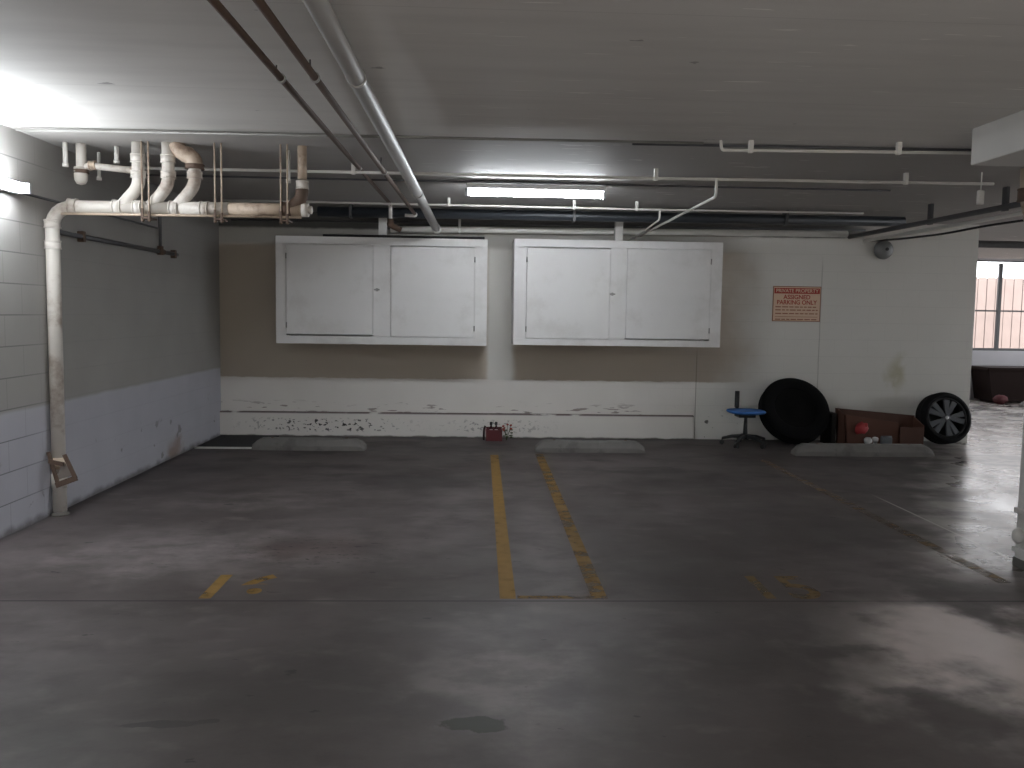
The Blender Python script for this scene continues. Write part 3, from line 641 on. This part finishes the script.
# ------------------------------------------------------------ chair, tyre, cardboard, wheel
def chair():
    y = 9.2; x = 3.10
    BP = simple('black_plastic', (.012, .012, .013), .5); BLUE = simple('blue_seat_fabric', (.035, .14, .42), .8, var=.15, scale=30)
    t = thing('swivel_chair', 'small blue office chair without backrest pad beside the big black tyre', 'chair', (x, y, 0))
    m = MB(); bm = m.bm
    prof = [(0, .372), (.14, .372), (.20, .385), (.215, .40), (.205, .415), (.15, .41), (0, .405)]
    n = 28; rings = []
    for r, z in prof:
        rings.append([bm.verts.new((x+(1 if abs(math.cos(2*PI*k/n)) < 1 else 1)*r*math.copysign(abs(math.cos(2*PI*k/n))**.7, math.cos(2*PI*k/n)), y+r*.92*math.copysign(abs(math.sin(2*PI*k/n))**.7, math.sin(2*PI*k/n)), z)) for k in range(n)])
    for a, b in zip(rings, rings[1:]):
        for k in range(n):
            try: bm.faces.new((a[k], a[(k+1) % n], b[(k+1) % n], b[k])).smooth = True
            except ValueError: pass
    bmesh.ops.remove_doubles(bm, verts=bm.verts[:], dist=1e-5); m.obj('seat', BLUE, t)
    MB().box(x-.11, x+.09, y-.09, y+.09, .335, .373, .01).obj('seat_plate', BP, t)
    MB().tube([(x-.02, y+.06, .35), (x-.03, y+.19, .352), (x-.035, y+.235, .42), (x-.028, y+.25, .61)], .02, 10, .05).box(x-.056, x-.004, y+.237, y+.26, .42, .615, .004).obj('back_post', BP, t)
    MB().tube([(x, y, .34), (x, y, .2), (x, y, .1)], [.018, .024, .03], 14).obj('gas_lift', BP, t)
    hub = MB().tube([(x, y, .075), (x, y, .135)], .045, 16).obj('base_hub', BP, t)
    for i in range(5):
        a = 2*PI*i/5 + .25; e = Vector((x+.26*math.cos(a), y+.26*math.sin(a), .072))
        L = MB().tube([(x+.03*math.cos(a), y+.03*math.sin(a), .11), (x+.15*math.cos(a), y+.15*math.sin(a), .102), e], [.024, .02, .016], 10).obj('leg', BP, t)
        c = MB(); tx = Vector((-math.sin(a), math.cos(a), 0))
        for s in (-1, 1): c.tube([e+tx*s*.008+Vector((0, 0, -.046)), e+tx*s*.022+Vector((0, 0, -.046))], .026, 14)
        c.tube([e+Vector((0, 0, .0)), e+Vector((0, 0, -.046))], .007, 8); c.obj('caster', BP, L)
chair()
def tyre_profile(ro, ri, w):
    h = w/2
    return [(ri, -h*.78), (ri+.02, -h*.92), ((ro+ri)/2, -h), (ro-.035, -h*.95), (ro-.01, -h*.82), (ro, -h*.6), (ro, -h*.35), (ro-.008, -h*.33), (ro-.008, -h*.27), (ro, -h*.25), (ro, -h*.04), (ro-.008, -h*.03), (ro-.008, h*.03), (ro, h*.04), (ro, h*.25), (ro-.008, h*.27), (ro-.008, h*.33), (ro, h*.35), (ro, h*.6), (ro-.01, h*.82), (ro-.035, h*.95), ((ro+ri)/2, h), (ri+.02, h*.92), (ri, h*.78)]
def lean_place(t, x, ro, w, lean, ywall):
    # lean the disc back (top toward the wall); lowest point on the floor, highest touching the wall
    c, s = math.cos(lean), math.sin(lean)
    z = ro*c + w/2*s
    y = ywall - (ro*s + w/2*c) - .004
    t.location = (x, y, z); t.rotation_euler = (-lean, 0, 0)
def big_tyre():
    t = thing('tyre', 'big black tyre leaning on the back wall behind the blue chair', 'tyre')
    ro, ri, w = .405, .25, .20
    TR = simple('tyre_black', (.0045, .0045, .005), .9, bump=.2, spec=.12)
    MB().lathe(tyre_profile(ro, ri, w), (0, 0, 0), 'y', 64, True).obj('rubber', TR, t)
    MB().lathe([(.0, -.06), (.06, -.062), (.09, -.05), (.2, -.045), (.235, -.07), (.252, -.072), (.252, .07), (.2, .06), (.0, .04)], (0, 0, 0), 'y', 48).obj('wheel_disc', simple('black_steel_rim', (.004, .004, .004), .9, spec=.1), t)
    lean_place(t, 3.72, ro, w, math.radians(32), BY)
big_tyre()
def alloy():
    t = thing('alloy_wheel', 'car wheel with dark multi-spoke alloy rim leaning at the end of the back wall', 'wheel')
    ro, ri, w = .308, .235, .19
    TR = simple('wheel_tyre_black', (.007, .007, .008), .85, bump=.2, spec=.2)
    MB().lathe(tyre_profile(ro, ri, w), (0, 0, 0), 'y', 64, True).obj('tyre', TR, t)
    AL = simple('dark_alloy', (.085, .09, .098), .45, .5); BK = simple('rim_black', (.010, .010, .012), .6)
    rim = MB().lathe([(.237, -.085), (.228, -.09), (.218, -.08), (.215, .05), (.237, .07)], (0, 0, 0), 'y', 56, True).obj('rim', BK, t)
    MB().lathe([(.0, .01), (.217, .01), (.217, .02), (.0, .02)], (0, 0, 0), 'y', 40).obj('inner_barrel', BK, t)
    for i in range(10):
        a = 2*PI*i/10 + (.09 if i % 2 else -.09) + PI/2
        sp = MB().prism([(.03, -.012), (.09, -.021), (.217, -.036), (.219, .036), (.09, .021), (.03, .012)], -.078, -.045, 'xz')
        bmesh.ops.bevel(sp.bm, geom=sp.bm.edges[:], offset=.004, segments=1, affect='EDGES')
        sp.xform(Matrix.Rotation(-a, 4, 'Y')); sp.obj('spoke', AL, t)
    MB().lathe([(.0, -.086), (.03, -.084), (.045, -.076), (.05, -.04)], (0, 0, 0), 'y', 24).obj('hub', simple('hub_alloy', (.10, .10, .11), .4, .5), t)
    MB().lathe([(.0, -.092), (.018, -.091), (.022, -.084)], (0, 0, 0), 'y', 16).obj('centre_cap', simple('bright_cap', (.6, .6, .62), .3, .6), t)
    lean_place(t, 5.54, ro, w, math.radians(14), BY-.12)
alloy()
def carton():
    CB = simple('brown_cardboard', (.10, .043, .028), .85, var=.12, scale=4); CB2 = simple('dark_cardboard', (.075, .033, .022), .85, var=.12)
    t = thing('cardboard_box', 'flattened brown cardboard box leaning by the wall between tyre and alloy wheel', 'box', (4.68, 9.2, 0))
    t0, t1 = .012, .012
    # sloping open carton: back, front, ends, and a flap that hangs forward at the right
    MB().prism([(4.24, 0), (4.2, .44), (5.16, .36), (5.14, 0)], 9.30, 9.312).obj('back_panel', CB2, t)
    MB().prism([(4.27, 0), (4.235, .385), (4.86, .30), (4.88, 0)], 9.10, 9.112).obj('front_panel', CB, t)
    MB().prism([(9.11, 0), (9.11, .385), (9.30, .43), (9.30, 0)], 4.225, 4.237, 'yz').obj('end_panel', CB, t)
    MB().prism([(9.07, 0), (9.07, .27), (9.30, .35), (9.30, 0)], 5.14, 5.152, 'yz').obj('end_panel', CB, t)
    MB().prism([(4.86, 0), (4.86, .255), (5.14, .25), (5.14, 0)], 9.05, 9.062).obj('flap', CB2, t)
    MB().box(4.24, 5.14, 9.062, 9.30, .002, .012).obj('bottom_panel', CB2, t)
carton()
def clutter():
    d = thing('storage_bin', 'narrow black bin between the big tyre and the cardboard', 'bin', (4.165, 9.38, 0))
    BP = simple('bin_black', (.012, .011, .011), .7)
    MB().box(4.135, 4.19, 9.24, 9.54, 0, .015).box(4.135, 4.19, 9.24, 9.252, .015, .36, .003).box(4.135, 4.19, 9.528, 9.54, .015, .36, .003).box(4.135, 4.145, 9.25, 9.53, .015, .36, .003).box(4.18, 4.19, 9.25, 9.53, .015, .36, .003).obj('shell', BP, d)
    MB().box(4.13, 4.195, 9.235, 9.545, .36, .385, .006).obj('lid', simple('bin_lid', (.02, .016, .015), .7), d)
    m = MB().ball((4.40, 9.045, .235), .085, .045, .07, 2, .2).ball((4.44, 9.04, .275), .03, .03, .028, 2, .25)
    tag(m.obj('red_bag', simple('red_plastic', (.34, .028, .032), .6)), 'crumpled red plastic bag against the front of the cardboard', 'bag')
    tr = thing('tray', 'black shallow tray on the floor in front of the cardboard', 'tray', (4.5, 8.95, 0))
    MB().box(4.3, 4.83, 8.82, 9.085, .002, .012).box(4.3, 4.83, 8.82, 8.832, .012, .055).box(4.3, 4.83, 9.073, 9.085, .012, .055).box(4.3, 4.312, 8.83, 9.075, .012, .055).box(4.818, 4.83, 8.83, 9.075, .012, .055).obj('pan', BP, tr)
    PA = simple('white_paper', (.6, .6, .6), .8)
    for x, y, z, s, lab in ((4.44, 8.96, .155, .045, 'crumpled white paper in the black tray, below the red bag'), (4.54, 8.99, .165, .04, 'crumpled white paper next to the first, further right in the tray')):
        tag(MB().ball((x, y, z-.05), s, s*.8, s*.9, 2, .18).box(x-s*.5, x+s*.5, y-.01, y+.012, .013, z-.05).obj('paper_scrap', PA), lab, 'paper', 'paper scraps in the tray')
    tag(MB().box(4.60, 4.72, 8.95, 9.0, .013, .145, .006).tube([(4.60, 8.975, .15), (4.72, 8.975, .15)], .012, 8).obj('pouch', simple('grey_pouch', (.13, .14, .15), .6)), 'small grey pouch standing in the black tray', 'pouch')
    tag(MB().lathe([(.0, 0), (.09, .0), (.11, .018), (.105, .02), (.085, .006), (.0, .004)], (4.12, 8.98, .001), 'z', 24).obj('dish', simple('pale_dish', (.36, .34, .32), .5)), 'pale shallow dish on the floor left of the black tray', 'dish')
clutter()

# ------------------------------------------------------------ far bay
def far_bay():
    BR = simple('dark_brown_vinyl', (.015, .009, .008), .85, spec=.1)
    t = thing('storage_chest', 'long dark brown chest under the barred window in the far bay', 'chest', (9.9, 14.4, 0))
    MB().prism([(9.30, .03), (9.2, .64), (11.3, .64), (11.25, .03)], 14.2, 14.75).obj('body', BR, t)
    MB().box(9.18, 11.32, 14.18, 14.77, .58, .65, .015).obj('lid', BR, t)
    for x in (9.42, 11.1): MB().box(x-.04, x+.04, 14.25, 14.7, 0, .04).obj('foot', BR, t)
    tag(MB().ball((9.33, 14.02, .085), .13, .1, .085, 3, .08).obj('red_sack', simple('dark_red_cloth', (.07, .01, .013), .8)), 'dark red sack on the floor in front of the brown chest', 'bag')
    for z, y, lab in ((2.55, 11.0, 'dark pipe under the ceiling of the far bay beyond the wall end'),):
        tag(MB().tube([(6.1, y, z), (RX-.05, y+.2, z)], .05, 12).obj('ceiling_pipe', DGREY), lab, 'pipe')
far_bay()
